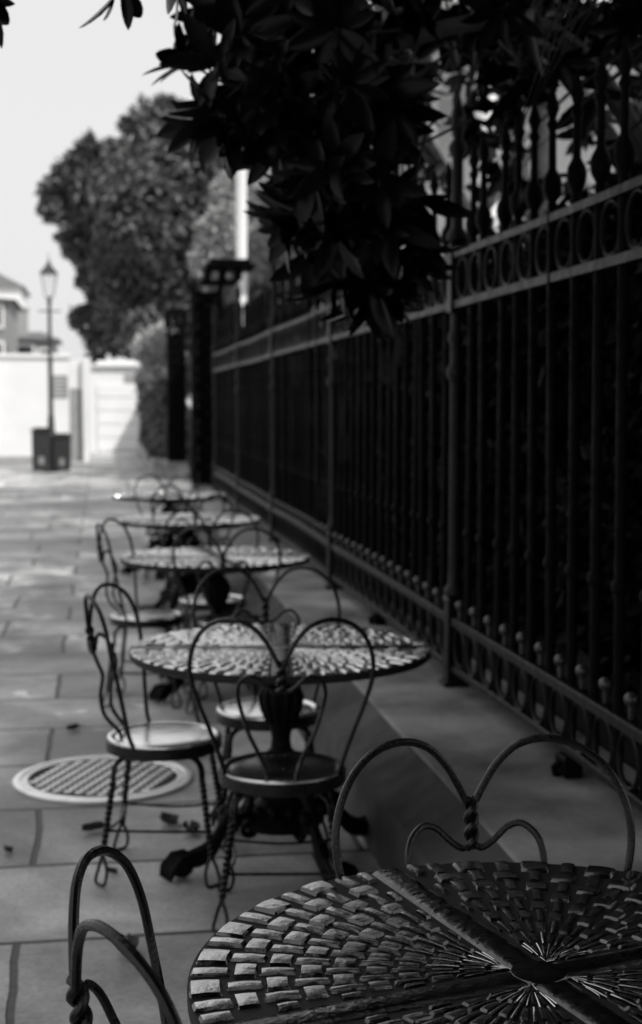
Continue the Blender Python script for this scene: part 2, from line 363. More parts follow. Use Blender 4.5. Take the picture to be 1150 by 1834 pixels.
for b in range(NB):
    y0 = b * BAY
    for k in range(1, 15):
        y = y0 + k * MOD; x = bow(k / 15)
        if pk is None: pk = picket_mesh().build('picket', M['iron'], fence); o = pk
        else: o = pk.copy(); sc.collection.objects.link(o)
        o.location = (x, y, 0); o.rotation_euler = (R(random.uniform(-.5, .5)), R(random.uniform(-.4, .4)), random.random())
    for k in range(15):
        y = y0 + (k + .5) * MOD; x = bow((k + .5) / 15)
        if db is None: db = dog_mesh().build('ball_finial', M['stud'], fence); o = db
        else: o = db.copy(); sc.collection.objects.link(o)
        o.location = (x - 0.004, y, random.uniform(-.003, .003))
    sag = [random.uniform(-.006, .006) for _ in range(4)]
    for (za, zb, wd), sg in zip(((0.397, 0.422, .05), (0.597, 0.63, .055), (1.945, 1.978, .05), (2.155, 2.185, .055)), sag):
        m = MB(); N = 16; Pp = []; Ff = []
        for k in range(N + 1):
            t = k / N; y = y0 + 0.036 + (BAY - .072) * t; x = bow(t); dz = fz + sg * math.sin(math.pi * t) * 1.3
            for (dx, z) in ((-wd / 2, za), (wd / 2, za), (wd / 2, zb - .004), (wd / 2 - .005, zb), (-wd / 2 + .005, zb), (-wd / 2, zb - .004)): Pp.append((x + dx, y, z + dz))
        for k in range(N):
            for i in range(6): j = (i + 1) % 6; Ff.append((k * 6 + i, k * 6 + j, k * 6 + 6 + j, k * 6 + 6 + i))
        Ff.append((5, 4, 3, 2, 1, 0)); Ff.append(tuple(N * 6 + i for i in range(6))); m.add(Pp, Ff); m.build('rail', M['rail'], fence)
    for (zc, hh) in ((0.5095, 0.083), (2.066, 0.084)):
        m = MB()
        for k in range(15):
            yc = y0 + (k + .5) * MOD; x = bow((k + .5) / 15)
            if k in (0, 14): yc += 0.02 if k == 0 else -0.02
            pts = [(x - 0.008, yc + 0.082 * math.cos(a), fz + zc + hh * math.sin(a)) for a in [2 * math.pi * i / 22 for i in range(22)]]
            m.tube(pts, 0.0085, 6, closed=True)
        m.build('ring_band', M['rail'], fence)
    for t in (0.5,):
        m = MB(); m.box((bow(t) - .01, y0 + BAY * t + .1, 0.036), (0.06, 0.10, 0.07), bev=.008); m.tube([(bow(t) - .05, y0 + BAY * t + .1, .0), (bow(t) - .06, y0 + BAY * t + .1, .03), (bow(t) - .02, y0 + BAY * t + .1, .06)], .014, 6)
        m.build('foot_block', M['iron'], fence)

# ------------------------------------------------------------------ gate piers and gate
def pier(name, x, y, wpx, top, label, capw, capdx=0.0):
    root = tag(empty(name, (x, y, 0)), label, 'gate pier', 'iron gate piers')
    h = wpx / 2
    m = MB(); m.box((0, 0, 0.14), (wpx + .12, wpx + .12, .28), bev=.02); m.box((0, 0, 0.32), (wpx + .05, wpx + .05, .08), bev=.01); m.build('base', M['stone'], root)
    for sx in (-1, 1):
        for sy in (-1, 1):
            m = MB(); m.box((sx * (h - .03), sy * (h - .03), .36 + (top - .36) / 2), (.06, .06, top - .36), bev=.006); m.build('corner_bar', M['iron'], root)
    m = MB()
    for f in range(4):
        a = f * math.pi / 2; ca, sa = math.cos(a), math.sin(a); q = h - .03
        def T(u, z): return (u * ca - q * sa, u * sa + q * ca, z)
        z = .45
        while z < top - .3:
            for s in (-1, 1):
                pts = [T(s * (.02 + .9 * (q - .03) * (0.5 - 0.5 * math.cos(t)) ), z + .34 * t / (2 * math.pi)) for t in [2 * math.pi * i / 14 for i in range(15)]]
                m.tube(pts, .02, 6)
            m.tube([T(-q, z + .36), T(q, z + .36)], .02, 6)
            m.ball(T(0, z + .17), .05, 8)
            z += .38
    m.box((0, 0, top / 2 + .1), (wpx * .6, wpx * .6, top - .5))
    m.build('scroll_panel', M['iron'], root)
    m = MB()
    m.box((capdx * .5, 0, top + .03), (wpx + .1, wpx + .1, .06), bev=.01); m.box((capdx, 0, top + .245), (capw, capw, .07), bev=.015)
    for sx in (-1, 0, 1):
        for sy in (-1, 0, 1):
            if sx or sy: m.box((capdx * .7 + sx * (wpx * .5), sy * (wpx * .5), top + .135), (.09, .09, .15), bev=.01)
    m.box((capdx, 0, top + .315), (capw * .8, capw * .8, .07), bev=.01)
    m.build('cap', M['iron'], root)
    return root
pier('gate_pier', 1.52, 20.55, .44, 3.22, 'nearer black openwork iron gate pier with a broad flat cap', .72, .32)
pier('gate_pier', 1.50, 28.6, .36, 3.05, 'farther black openwork iron gate pier beside the hedge', .48)
gate = tag(empty('iron_gate', (1.95, 24.6, 0)), 'black iron double gate of close bars between the two piers', 'gate')
m = MB()
for z in (.25, 1.1, 2.6): m.box((0, 0, z), (.04, 7.3, .05))
m.build('cross_rail', M['iron'], gate)
bar0 = None
for k in range(40):
    if bar0 is None:
        m = MB(); m.lathe([(.014, .15), (.014, 2.9), (.025, 2.93), (.002, 3.05)], n=7); bar0 = o = m.build('gate_bar', M['iron'], gate)
    else: o = bar0.copy(); sc.collection.objects.link(o)
    o.location = (0, -3.6 + k * .185, 0)

# ------------------------------------------------------------------ cafe tables
def table_top():
    m = MB(); Rr = 0.505
    m.lathe([(0.30, .693), (.48, .695), (Rr - .006, .700), (Rr, .706), (Rr, .726), (Rr - .002, .7262), (Rr - .006, .7258), (Rr - .012, .7255), (0.01, .7255)], n=96, mi=1)
    wb = 0.029; z0 = .7252
    for q in range(4):
        a = R(15 + 90 * q); ca, sa = math.cos(a), math.sin(a)
        prof = [(-wb, 0), (-wb + .006, .0042), (-.012, .0056), (.012, .0056), (wb - .006, .0042), (wb, 0)]
        Pp = []
        for t in [0.0 + .0, .03, .15, .3, .45, Rr - .012]:
            for (s, zz) in prof: Pp.append((t * ca - s * sa, t * sa + s * ca, z0 + zz))
        Ff = []; k = len(prof)
        for i in range(5):
            for j in range(k - 1): Ff.append((i * k + j, i * k + k + j, i * k + k + j + 1, i * k + j + 1))
        Ff.append(tuple(range(5 * k, 6 * k))); m.add(Pp, Ff, 2)
    m.lathe([(.044, z0), (.040, z0 + .0062), (.034, z0 + .0068), (.006, z0 + .0072)], n=28, mi=2)
    # basket weave tiles: four sectors, each fanning out of its own corner
    rings = [.4935 - .0475 * i for i in range(10)]
    ap = (wb + .003) * math.sqrt(2)
    for q in range(4):
        ab = R(60 + 90 * q); ax, ay = ap * math.cos(ab), ap * math.sin(ab)
        for ri, ro in enumerate(rings):
            fade = max(0.35, 1 - ri * .045)
            for hc in range(13):
                thin = (hc + ri) % 2 == 1
                cen = hc * 7.5
                hw = 1.6 if thin else 3.35
                r1, r0 = (ro + .006, ro - .050) if thin else (ro - .004, ro - .039)
                if ri == 0: r1 = .5025
                if ri == 9: r0 = max(r0, .03)
                lo, hi = max(.8, cen - hw), min(89.2, cen + hw)
                if hi - lo < 1.0: continue
                jit = random.uniform(-.35, .35); jr = random.uniform(-.0015, .0015); hz = (.0082 if thin else .0076) * fade * random.uniform(.85, 1.15) ; tl = random.uniform(-.12, .12)
                def pt(phi, r, z):
                    d = ab - R(45) + R(phi + jit); dx, dy = math.cos(d), math.sin(d)
                    bq = ax * dx + ay * dy; cq = ax * ax + ay * ay - r * r; t = -bq + math.sqrt(max(1e-9, bq * bq - cq))
                    return (ax + dx * t, ay + dy * t, z0 + z)
                Pp = []
                gr = [(0.0, 0), (0.08, 1), (.5, 1.0), (.92, 1), (1, 0)]
                gu = [(0.0, 0), (0.08, 1), (.5, 1.0), (.92, 1), (1, 0)]
                for (fr, er) in gr:
                    for (fu, eu) in gu:
                        phi = lo + (hi - lo) * fu; r = r0 + jr + (r1 - r0) * fr
                        crown = (1 - (2 * fu - 1) ** 2 * .22) * (1 - (2 * fr - 1) ** 2 * (.25 if thin else .16)) * (1 + tl * (fu - .5))
                        e = 1 if (er and eu) else 0
                        Pp.append(pt(phi, r, hz * crown * (1 if e else -.02) if e else -.0004))
                Ff = [(i * 5 + j, i * 5 + 5 + j, i * 5 + 6 + j, i * 5 + 1 + j) for i in range(4) for j in range(4)]
                Ff = [tuple(reversed(f)) for f in Ff]
                m.add(Pp, Ff, 0); m.m[-16:] = [0 if (0 < q_ // 4 < 3 and 0 < q_ % 4 < 3) else 3 for q_ in range(16)]   # flanks on their own slot, toned dark on the first table as shade
    return m
def claw_leg(ang):
    m = MB(); ca, sa = math.cos(ang), math.sin(ang)
    def T(r, z, s=0): return (r * ca - s * sa, r * sa + s * ca, z)
    pts = spline([T(.05, .26), T(.10, .30), T(.17, .25), T(.22, .15), T(.28, .075), T(.35, .055)], 7)
    N = len(pts); m.tube(pts, [.034 - .012 * abs(i / N - .0) + .010 * math.sin(9 * i / N) for i in range(N)], 9)
    sp = [T(.13 + .055 * (1 - t / 9) * math.cos(t), .13 + .055 * (1 - t / 9) * math.sin(t)) for t in [i * .45 for i in range(18)]]
    m.tube(sp, [.018 - .0005 * i for i in range(18)], 7)
    for s in (-.022, .022): m.ball(T(.20, .19, s), .024, 8); 
    return m
def foot_mesh(ang):
    m = MB(); ca, sa = math.cos(ang), math.sin(ang)
    def T(r, z, s=0): return (r * ca - s * sa, r * sa + s * ca, z)
    m.ball(T(.375, .042), .042, 12, sz=.95)
    for s in (-.035, -.012, .012, .035):
        m.tube([T(.35, .075, s * .7), T(.39, .07, s), T(.425, .04, s * 1.05), T(.435, .006, s)], [.014, .015, .012, .005], 7)
    return m
def make_table():
    root = empty('cafe_table')
    table_top().build('table_top', [M['tile'], M['tgap'], M['band'], M['band']], root)
    m = MB()
    m.lathe([(.13, .12), (.14, .15), (.10, .19), (.072, .215), (.078, .26), (.062, .29), (.046, .31), (.040, .34), (.050, .36), (.050, .37), (.036, .385), (.032, .42), (.036, .44),
             (.043, .47), (.058, .51), (.068, .55), (.066, .585), (.048, .615), (.034, .63), (.046, .645), (.046, .655), (.032, .665), (.05, .678), (.11, .6875), (.11, .6935)], n=24)
    for k in range(12):
        a = 2 * math.pi * k / 12; m.tube([(r * math.cos(a), r * math.sin(a), z) for r, z in ((.044, .47), (.062, .52), (.071, .56), (.054, .61))], [.006, .011, .010, .005], 6)
        m.ball((.108 * math.cos(a), .108 * math.sin(a), .185), .02, 6)
    m.build('pedestal', M['ped'], root)
    for q in range(4):
        a = R(45 + 90 * q)
        lg = claw_leg(a).build('leg', M['ped'], root); foot_mesh(a).build('claw_foot', M['ped'], lg)
        m = MB(); m.tube([(.05 * math.cos(a), .05 * math.sin(a), .65), (.2 * math.cos(a), .2 * math.sin(a), .668), (.40 * math.cos(a), .40 * math.sin(a), .684)], [.016, .012, .009], 6); m.build('support_arm', M['ped'], root)
    return root
tbl = make_table()
bright_top = [c for c in tbl.children if c.name.startswith('table_top')][0].data.copy()                       # other tops take the lightened metal, sky reflection put into its colour
bright_top.materials[0] = M['tilebright']; bright_top.materials[3] = M['tilebright']
for i, (x, y, a, lab) in enumerate([
        (.615, 1.922, 0, 'round cast metal table with basket-weave top in the right foreground'),
        (.590, 4.70, -22, 'round basket-weave table beside the manhole cover, second from the camera'),
        (.600, 7.56, -8, 'round weave-topped table third from the camera, past the manhole cover'),
        (.610, 10.05, 12, 'round weave-topped table second from the gate, seen almost edge on'),
        (.595, 12.72, 31, 'farthest round weave-topped table of the row, nearest the iron gate')]):
    o = tbl if i == 0 else copy_tree(tbl)
    if i: [c for c in o.children if c.name.startswith('table_top')][0].data = bright_top
    o.location = (x, y, 0); o.rotation_euler.z = R(a); tag(o, lab, 'table', 'round café tables in a row')

# ------------------------------------------------------------------ parlour chairs (facing local +Y, seat centre at origin)
def back_v(u, z):
    k = 1.6 if z > .5 else 1.6 * (z - .3) / .2
    lean = .128 * max(0.0, 1 - (z - .45) / .33)
    return -.245 + k * u * u + lean * (0.55 if abs(u) < .1 else 1) - .03 * max(0, z - .78)
def make_chair():
    root = empty('parlour_chair')
    m = MB(); m.lathe([(.165, .408), (.188, .410), (.192, .414), (.192, .446), (.186, .4475), (.02, .4475)], n=48, mi=0)
    st = m.build('seat', M['chair'], root)
    m = MB(); m.lathe([(.186, .4482), (.1855, .4535), (.180, .4568), (.172, .4568), (.166, .4535), (.160, .4505), (.152, .4525), (.125, .4545), (.085, .4566), (.04, .4578), (.006, .4580)], n=64)
    m.build('seat_panel', M['seat'], st)
    for sx in (-1, 1):
        for sy in (-1, 1):
            m = MB(); fx, fy = sx * .175, sy * .175; tx, ty = sx * .125, sy * .125
            sh = spline([(tx * .55, ty * .55, .404), (tx * .95, ty * .95, .400), (tx * 1.12, ty * 1.12, .375), (tx * 1.15, ty * 1.15, .33)], 5)
            for d in (-.0058, .0058):
                m.tube([(p.x + d * sy * .7, p.y - d * sx * .7, p.z) for p in sh], .0058, 7)
            m.twist((tx * 1.15, ty * 1.15, .335), (fx, fy, .10), .0060, .0060, 6.5, 7)
            q = spline([(fx, fy, .105), (fx + .016 * sy, fy - .016 * sx, .055), (fx + .018 * sy + .008 * sx, fy - .018 * sx + .008 * sy, .012), (fx + .008 * sx, fy + .008 * sy, .006), (fx - .018 * sy + .008 * sx, fy + .018 * sx + .008 * sy, .012), (fx - .016 * sy, fy + .016 * sx, .055), (fx, fy, .105)], 5)
            m.tube(q, .0058, 7); m.build('leg', M['chair'], root)
    for (a, b) in (((-1, -1), (1, -1)), ((1, -1), (1, 1)), ((1, 1), (-1, 1)), ((-1, 1), (-1, -1))):
        m = MB(); c = .161; z = .175
        m.tube(spline([(a[0] * c, a[1] * c, z), ((a[0] + b[0]) * .5 * c * .9, (a[1] + b[1]) * .5 * c * .9, z - .006), (b[0] * c, b[1] * c, z)], 6), .0048, 6); m.build('stretcher', M['chair'], root)
    # outer heart frame
    out = [(.165, .425), (.176, .48), (.205, .57), (.243, .67), (.266, .755), (.262, .825), (.235, .885), (.19, .922), (.135, .933), (.085, .918), (.048, .882), (.024, .842), (.009, .812)]
    m = MB()
    for s in (-1, 1):
        pts = spline([(s * u, back_v(u, z) + (0.02 if i == 0 else 0), z) for i, (u, z) in enumerate(out)], 7); m.tube(pts, .0073, 9)
    z1, z2 = .818, .727
    m.twist((0, back_v(0, z1), z1), (0, back_v(0, z2), z2), .0078, .0076, 1.6, 9, 26)
    m.build('back_frame', M['chair'], root)
    inn = [(.007, .732), (.02, .728), (.042, .742), (.068, .766), (.094, .772), (.118, .752), (.126, .715), (.118, .67), (.095, .60), (.062, .53), (.045, .47), (.040, .43)]
    m = MB()
    for s in (-1, 1):
        m.tube(spline([(s * u, back_v(u, z) + .001 + (.035 if z < .5 else 0), z) for (u, z) in inn], 7), .0066, 8)
    m.build('inner_heart', M['chair'], root)
    return root
ch = make_chair()
CH = [  # seat centre x, y, facing angle (0 = +Y)
    (.205, 1.80, -86, 'black wire heart-back chair at the left of the foreground table, half out of frame'),
    (.661, 2.270, 178, 'black wire heart-back chair whose back rises behind the foreground table'),
    (.53, 4.19, -8, 'black wire heart-back chair tucked in at the near side of the second table'),
    (.195, 4.66, -101, 'wire chair with a bright round seat beside the manhole cover'),
    (.585, 5.02, 176, 'wire chair on the far side of the second table, its seat under the tabletop'),
    (.225, 7.36, -102, 'wire chair with a bright seat on the pavement side of the third table'),
    (.640, 7.13, -14, 'wire chair with its heart back against the near edge of the third table'),
    (.610, 7.90, 180, 'wire chair on the far side of the third table, seat showing under it'),
    (.600, 9.66, 3, 'wire chair at the near side of the fourth table, low and blurred'),
    (.640, 10.40, 184, 'wire chair between the fourth and fifth tables, its back to the fifth'),
    (.560, 12.30, -6, 'wire chair at the near side of the farthest table before the gate'),
]
for i, (x, y, a, lab) in enumerate(CH):
    o = ch if i == 0 else copy_tree(ch)
    o.location = (x, y, 0); o.rotation_euler.z = R(a); tag(o, lab, 'chair', 'wire heart-back chairs around the tables')

# ------------------------------------------------------------------ manhole cover, fallen leaves, small cap
root = tag(empty('manhole_cover', (-.006, 5.82, 0.003)), 'bright round manhole cover with a raised chequer pattern in the pavement', 'manhole cover')
m = MB(); m.lathe([(.365, .0), (.365, .010), (.36, .012), (.340, .012), (.338, .0085), (.334, .0085), (.333, .012), (.331, .0085), (.327, .0085), (.325, .012), (.307, .012), (.304, .006), (.01, .006)], n=72); m.build('frame_ring', M['manhole'], root)
m = MB(); m.lathe([(.303, .0065), (.01, .0068)], n=64, mi=1)
for i in range(-9, 10):
    for j in range(-9, 10):
        if (i + j) % 2: continue
        x, y = i * .034, j * .034
        if math.hypot(x, y) < .285:
            a = .38; m.box((x * math.cos(a) - y * math.sin(a), x * math.sin(a) + y * math.cos(a), .0088), (.032, .028, .004), a, 0, .001)
m.build('cover_plate', [M['manhole'], M['manholegap']], root)
LV = [(-.147, 6.73, .07, 'small dark fallen leaf beyond the manhole cover'), (-.045, 5.10, .085, 'curled dark fallen leaf just in front of the manhole cover'), (.23, 5.14, .10, 'crumpled dark fallen leaf under the stretchers of the bright-seated chair'),
      (.305, 5.02, .10, 'flat dark fallen leaf right of the crumpled one, near the chair legs'), (.055, 3.93, .11, 'ragged dark fallen leaf behind the foreground chair back'), (-.33, 4.9, .05, 'dark fallen leaf at the left edge of the pavement'),
      (.02, 4.62, .05, 'small dark leaf lying by the twisted chair leg')]
LV += [(-.42, 3.55, .06, 'dark fallen leaf at the left edge in front of the joint')]
for k, (x, y, L, lab) in enumerate(LV):
    m = MB(); nx, ny = 7, 5; Pp = []
    rr = random.Random(k + 3)
    for i in range(nx):
        t = i / (nx - 1); wv = math.sin(math.pi * min(1, t * .9 + .07)) * .45 * (1 - .25 * (i % 2) * rr.random())
        for j in range(ny):
            s = (j / (ny - 1) - .5) * 2
            Pp.append(((t - .5) * L, s * wv * L * .8, .004 + L * (.28 * s * s + .22 * (t - .5) ** 2 + .05 * rr.random())))
    Ff = [(i * ny + j, i * ny + ny + j, i * ny + ny + j + 1, i * ny + j + 1) for i in range(nx - 1) for j in range(ny - 1)]
    m.add(Pp, Ff); m.tube([(-L * .5, 0, .012), (-L * .7, .004, .02), (-L * .85, .01, .016)], .0018, 5)
    o = m.build('fallen_leaf', M['deadleaf']); o.location = (x, y, .326 if x > 1.1 else 0); o.rotation_euler = (0, 0, rr.uniform(0, 6)); tag(o, lab, 'leaf', 'fallen leaves on the pavement')
m = MB(); m.lathe([(.045, 0), (.045, .008), (.038, .013), (.01, .015)], n=20)
o = m.build('valve_cap', M['palecap']); o.location = (-.43, 7.62, 0); tag(o, 'small pale round metal cap set in the pavement at the left', 'valve cap')

# ------------------------------------------------------------------ the far end of the street
root = tag(empty('street_lamp', (-1.09, 32.2, 0)), 'tall dark lamp post with a four-sided lantern beside the bins', 'street lamp')
m = MB(); m.lathe([(.17, 0), (.17, .12), (.13, .2), (.12, .75), (.14, .8), (.085, .9), (.07, 1.2), (.055, 1.3), (.05, 2.4), (.065, 2.45), (.045, 2.5), (.038, 3.7), (.055, 3.74), (.04, 3.8), (.07, 3.86)], n=14)
m.build('pole', M['lamp'], root)
m = MB(); m.tube([(-.25, 0, 3.55), (.25, 0, 3.55)], .015, 6); m.build('ladder_bar', M['lamp'], root)
lan = MB(); lan.add([(.09, .09, 3.87), (-.09, .09, 3.87), (-.09, -.09, 3.87), (.09, -.09, 3.87), (.165, .165, 4.36), (-.165, .165, 4.36), (-.165, -.165, 4.36), (.165, -.165, 4.36)], [(3, 2, 1, 0), (0, 1, 5, 4), (1, 2, 6, 5), (2, 3, 7, 6), (3, 0, 4, 7)])
ln_ = lan.build('lantern_glass', M['glass'], root, False)
m = MB()
for sx in (-1, 1):
    for sy in (-1, 1): m.tube([(sx * .092, sy * .092, 3.86), (sx * .168, sy * .168, 4.37)], .009, 5)
m.build('lantern_frame', M['lamp'], root)
m = MB(); m.add([(.2, .2, 4.365), (-.2, .2, 4.365), (-.2, -.2, 4.365), (.2, -.2, 4.365), (.03, .03, 4.60), (-.03, .03, 4.60), (-.03, -.03, 4.60), (.03, -.03, 4.60)], [(3, 2, 1, 0), (0, 1, 5, 4), (1, 2, 6, 5), (2, 3, 7, 6), (3, 0, 4, 7), (4, 5, 6, 7)])
m.lathe([(.03, 4.601), (.035, 4.64), (.012, 4.68), (.003, 4.85)], n=8); m.build('lantern_cap', M['lamp'], root)
root = tag(empty('street_sign', (-.88, 32.15, 1.62)), 'small grey sign plate with lines of lettering fixed beside the lamp post', 'sign')
m = MB(); m.box((0, 0, .26), (.33, .02, .52), bev=.004); m.build('plate', M['sign'], root)
m = MB()
for r_, ww in enumerate((.22, .26, .18, .24, .2)):
    m.box((-.14 + ww / 2, -.0125, .44 - r_ * .09), (ww, .003, .03))
m.build('lettering', M['signink'], root)
m = MB(); m.box((-.185, 0, .2), (.07, .015, .03)); m.build('bracket', M['lamp'], root)
def binthing(x, y, w_, h_, lab, tap):
    r_ = tag(empty('litter_bin', (x, y, 0)), lab, 'bin', 'black bins by the lamp post')
    m = MB(); Pp = []; 
    m.box((0, 0, h_ * .45 + .03), (w_, w_, h_ * .88), bev=.02, top=tap); m.build('body', M['bin'], r_)
    m = MB(); m.box((0, 0, h_ * .95 + .005), (w_ * tap + .06, w_ * tap + .06, .05), bev=.012); m.box((0, 0, h_ * .95 + .05), (w_ * tap - .06, w_ * tap - .06, .045), bev=.02); m.build('lid', M['bin'], r_)
    m = MB(); m.box((0, -w_ * .5 - .004, h_ * .28), (w_ * .3, .012, .16)); m.build('notice_plate', M['sign'], r_)
binthing(-1.29, 31.9, .40, .97, 'taller black bin standing left of the lamp post', 1.02)
binthing(-.855, 32.05, .36, .83, 'shorter tapered black bin right of the lamp post', 1.12)

# white boundary wall
r_ = tag(empty('boundary_wall', (-6.4, 35.2, 0)), 'long white rendered wall facing the street behind the bins', 'wall')
m = MB(); m.box((0, 0, 1.3), (11.3, .3, 2.6)); m.build('wall_face', M['white'], r_, False)
m = MB(); m.box((0, 0, 2.65), (11.4, .42, .1), bev=.02); m.build('coping', M['white'], r_)
m = MB(); m.box((0, -.17, .12), (11.3, .04, .24)); m.build('plinth_course', M['greydoor'], r_, False)
r_ = tag(empty('wall_return', (-.42, 37.6, 0)), 'narrow white pilaster with a grey door at the wall corner', 'wall')
m = MB(); m.box((.08, 0, 1.35), (.2, .3, 2.7), bev=.01); m.build('pilaster', M['white'], r_)
m = MB(); m.box((-.25, .1, .95), (.42, .12, 1.9)); m.build('door', M['greydoor'], r_)
m = MB(); m.box((-.25, .1, 2.28), (.42, .14, .74)); m.build('overdoor', M['white'], r_)
# white outbuilding with a wide gate door
r_ = tag(empty('outbuilding', (1.0, 45.2, 0)), 'low white outbuilding closing the end of the pavement', 'building')
m = MB(); m.box((0, 1.5, 1.33), (2.65, 3.0, 2.66)); m.build('wall', M['white'], r_, False)
m = MB(); m.box((0, 1.5, 2.70), (2.85, 3.3, .08)); m.box((0, 1.5, 2.79), (2.2, 2.8, .1)); m.build('roof', M['white'], r_)
m = MB()
for k in range(5): m.box((-.25, -.03, .22 + k * .42), (1.7, .05, .40), bev=.012)
m.build('garage_door', M['white'], r_)
m = MB(); m.box((.2, -.02, 2.3), (.9, .03, .26)); m.build('name_board', M['greydoor'], r_)

def house(name, x, y, w_, d_, h_, roofh, lab, wins, chim=True, wallm='housewall'):
    r_ = tag(empty(name, (x, y, 0)), lab, 'house', 'houses beyond the white wall')
    m = MB(); m.box((0, 0, h_ / 2), (w_, d_, h_)); m.build('wall', M[wallm], r_, False)
    a, b = w_ / 2 + .3, d_ / 2 + .3; m = MB()
    m.add([(-a, -b, h_), (a, -b, h_), (a, b, h_), (-a, b, h_), (-a * .35, 0, h_ + roofh), (a * .35, 0, h_ + roofh)], [(3, 2, 1, 0), (0, 1, 5, 4), (1, 2, 5), (2, 3, 4, 5), (3, 0, 4)])
    rf = m.build('roof', M['roof'], r_, False)
    if chim:
        m = MB(); m.box((w_ * .28, 0, h_ + roofh * .9), (.6, .5, 1.4)); m.box((w_ * .28, 0, h_ + roofh * .9 + .75), (.75, .65, .1)); m.build('chimney', M['housewall'], rf)
    for (wx, wz, ww, wh) in wins:
        m = MB()
        for sx in (-1, 1): m.box((wx + sx * (ww / 2 + .05), -d_ / 2 - .03, wz), (.1, .1, wh + .2))
        for sz in (-1, 1): m.box((wx, -d_ / 2 - .03, wz + sz * (wh / 2 + .05)), (ww, .1, .1))
        wf = m.build('window', M['whitecol'], r_, False)
        m = MB(); m.box((wx, -d_ / 2 - .012, wz), (ww, .03, wh)); m.build('pane', M['darkglass'], wf, False)
house('town_house', -5.6, 62, 4.0, 6, 5.65, .35, 'dark-fronted flat-roofed house at the far left beyond the wall', [(1.45, 5.0, .5, .8), (.5, 5.0, .5, .8), (1.45, 3.4, .5, 1.0)], False, 'greywall')
house('town_house', -3.3, 72, 2.3, 6, 4.5, .5, 'low grey house with a tall chimney right of the flat-roofed one', [(-.35, 3.95, 1.0, .5), (.7, 3.6, .4, .8)], False, 'greywall')
m = MB(); m.box((-3.72, 70.5, 5.2), (.62, .7, 1.5)); m.box((-3.72, 70.5, 6.0), (.74, .82, .12)); o = m.build('chimney', M['greydoor'], [q for q in sc.objects if q.name.startswith('town_house')][-1]); o.location = (3.3, -72, 0)
house('town_house', -9.4, 90, 9.6, 8, 8.3, 1.9, 'tall white house with a grey roof at the left edge of the sky', [(3, 6.4, 1, 1.6), (1, 6.4, 1, 1.6)], False, 'white')

# mansion behind the fence
r_ = tag(empty('mansion', (8.6, 36, 0.3)), 'white colonnaded mansion glimpsed through leaves behind the fence', 'house')
m = MB(); m.box((1.5, 1.4, 3.8), (4, 17, 7.6)); m.build('wall', M['white'], r_, False)
m = MB(); m.box((.4, -1.5, 8.0), (7.0, 24, .8)); m.box((.4, -1.5, 8.46), (7.5, 24.6, .12)); m.build('roof', M['white'], r_, False)
m = MB(); m.box((.2, -1.5, .15), (5.2, 23.4, .3)); m.build('porch_floor', M['stone'], r_, False)
for k in range(6):
    yy = -12.8 + 4.2 * k
    m = MB(); m.box((-2.3, yy, .35), (.66, .66, .1)); m.lathe([(.3, .4), (.3, .5), (.25, .56), (.25, 3.0), (.215, 7.15), (.26, 7.2), (.29, 7.35)], (-2.3, yy, 0), 20); m.box((-2.3, yy, 7.47), (.66, .66, .24)); m.build('column', M['whitecol'], r_)
for k in range(4):
    m = MB(); yy = -4.6 + 4.2 * k
    for s_ in (-1, 1): m.box((-.55, yy + s_ * .6, 2.0), (.12, .12, 3.0))
    m.box((-.55, yy, 3.45), (.12, 1.08, .1)); wf = m.build('window', M['whitecol'], r_, False)
    m = MB(); m.box((-.51, yy, 1.95), (.03, 1.08, 2.9)); m.build('pane', M['darkglass'], wf, False)
r_ = tag(empty('white_column', (2.56, 26, .3)), 'slim white column standing up behind the cap of the gate pier', 'column')
m = MB(); m.box((0, 0, .1), (.36, .36, .2)); m.build('base', M['whitecol'], r_)
m = MB(); m.lathe([(.13, .2), (.13, .3), (.105, .34), (.1, 6.0)], n=18); m.build('shaft', M['whitecol'], r_)
m = MB(); m.lathe([(.1, 6.0), (.15, 6.1), (.15, 6.2)], n=18); m.box((0, 0, 6.26), (.36, .36, .12)); m.build('capital', M['whitecol'], r_)

# ------------------------------------------------------------------ trees and shrubs
def trunk(root, pts, r0, r1, limbs=()):
    m = MB(); P_ = spline(pts, 6); N = len(P_); m.tube(P_, [r0 + (r1 - r0) * i / (N - 1) for i in range(N)], 10)
    for (pp, a, b) in limbs:
        q = spline(pp, 5); n_ = len(q); m.tube(q, [a + (b - a) * i / (n_ - 1) for i in range(n_)], 7)
    return m.build('trunk', M['bark'], root)
# street tree beyond the gate
K = 1
def pb(px, py, r, y=50.0, k=1.0):
    kk = y / 2547; return ((( px - 180) * kk, y + random.uniform(-1.0, 1.0) * r * kk, 1.55 + (720 - py) * kk), r * kk, k)
bl = [pb(*a) for a in ((285, 265, 52, 50, .5), (235, 300, 45, 50, .5), (150, 340, 45, 50, .45), (112, 352, 30, 50, .4), (190, 385, 58, 50, .6), (120, 385, 26, 50, .4), (185, 300, 30, 50, .3), (270, 225, 30, 50, .3), (130, 325, 28, 50, .3), (205, 480, 40, 50, .4), (260, 390, 90), (340, 340, 100), (400, 300, 80), (232, 470, 72), (320, 480, 100), (212, 555, 44, 50, .6), (262, 590, 56), (165, 590, 20, 50, .5), (330, 600, 70), (165, 400, 34, 50, .45), (150, 450, 22, 50, .4), (310, 230, 40, 50, .5), (190, 610, 26, 50, .5))]
t_ = tag(empty('street_tree', (3.4, 50.4, 0)), 'large leafy tree beyond the gate overhanging the end of the street', 'tree')
def rel(bl, o): return [((c[0] - o[0], c[1] - o[1], c[2] - o[2]), r, *k) for (c, r, *k) in bl]
O = (3.4, 50.4, 0)
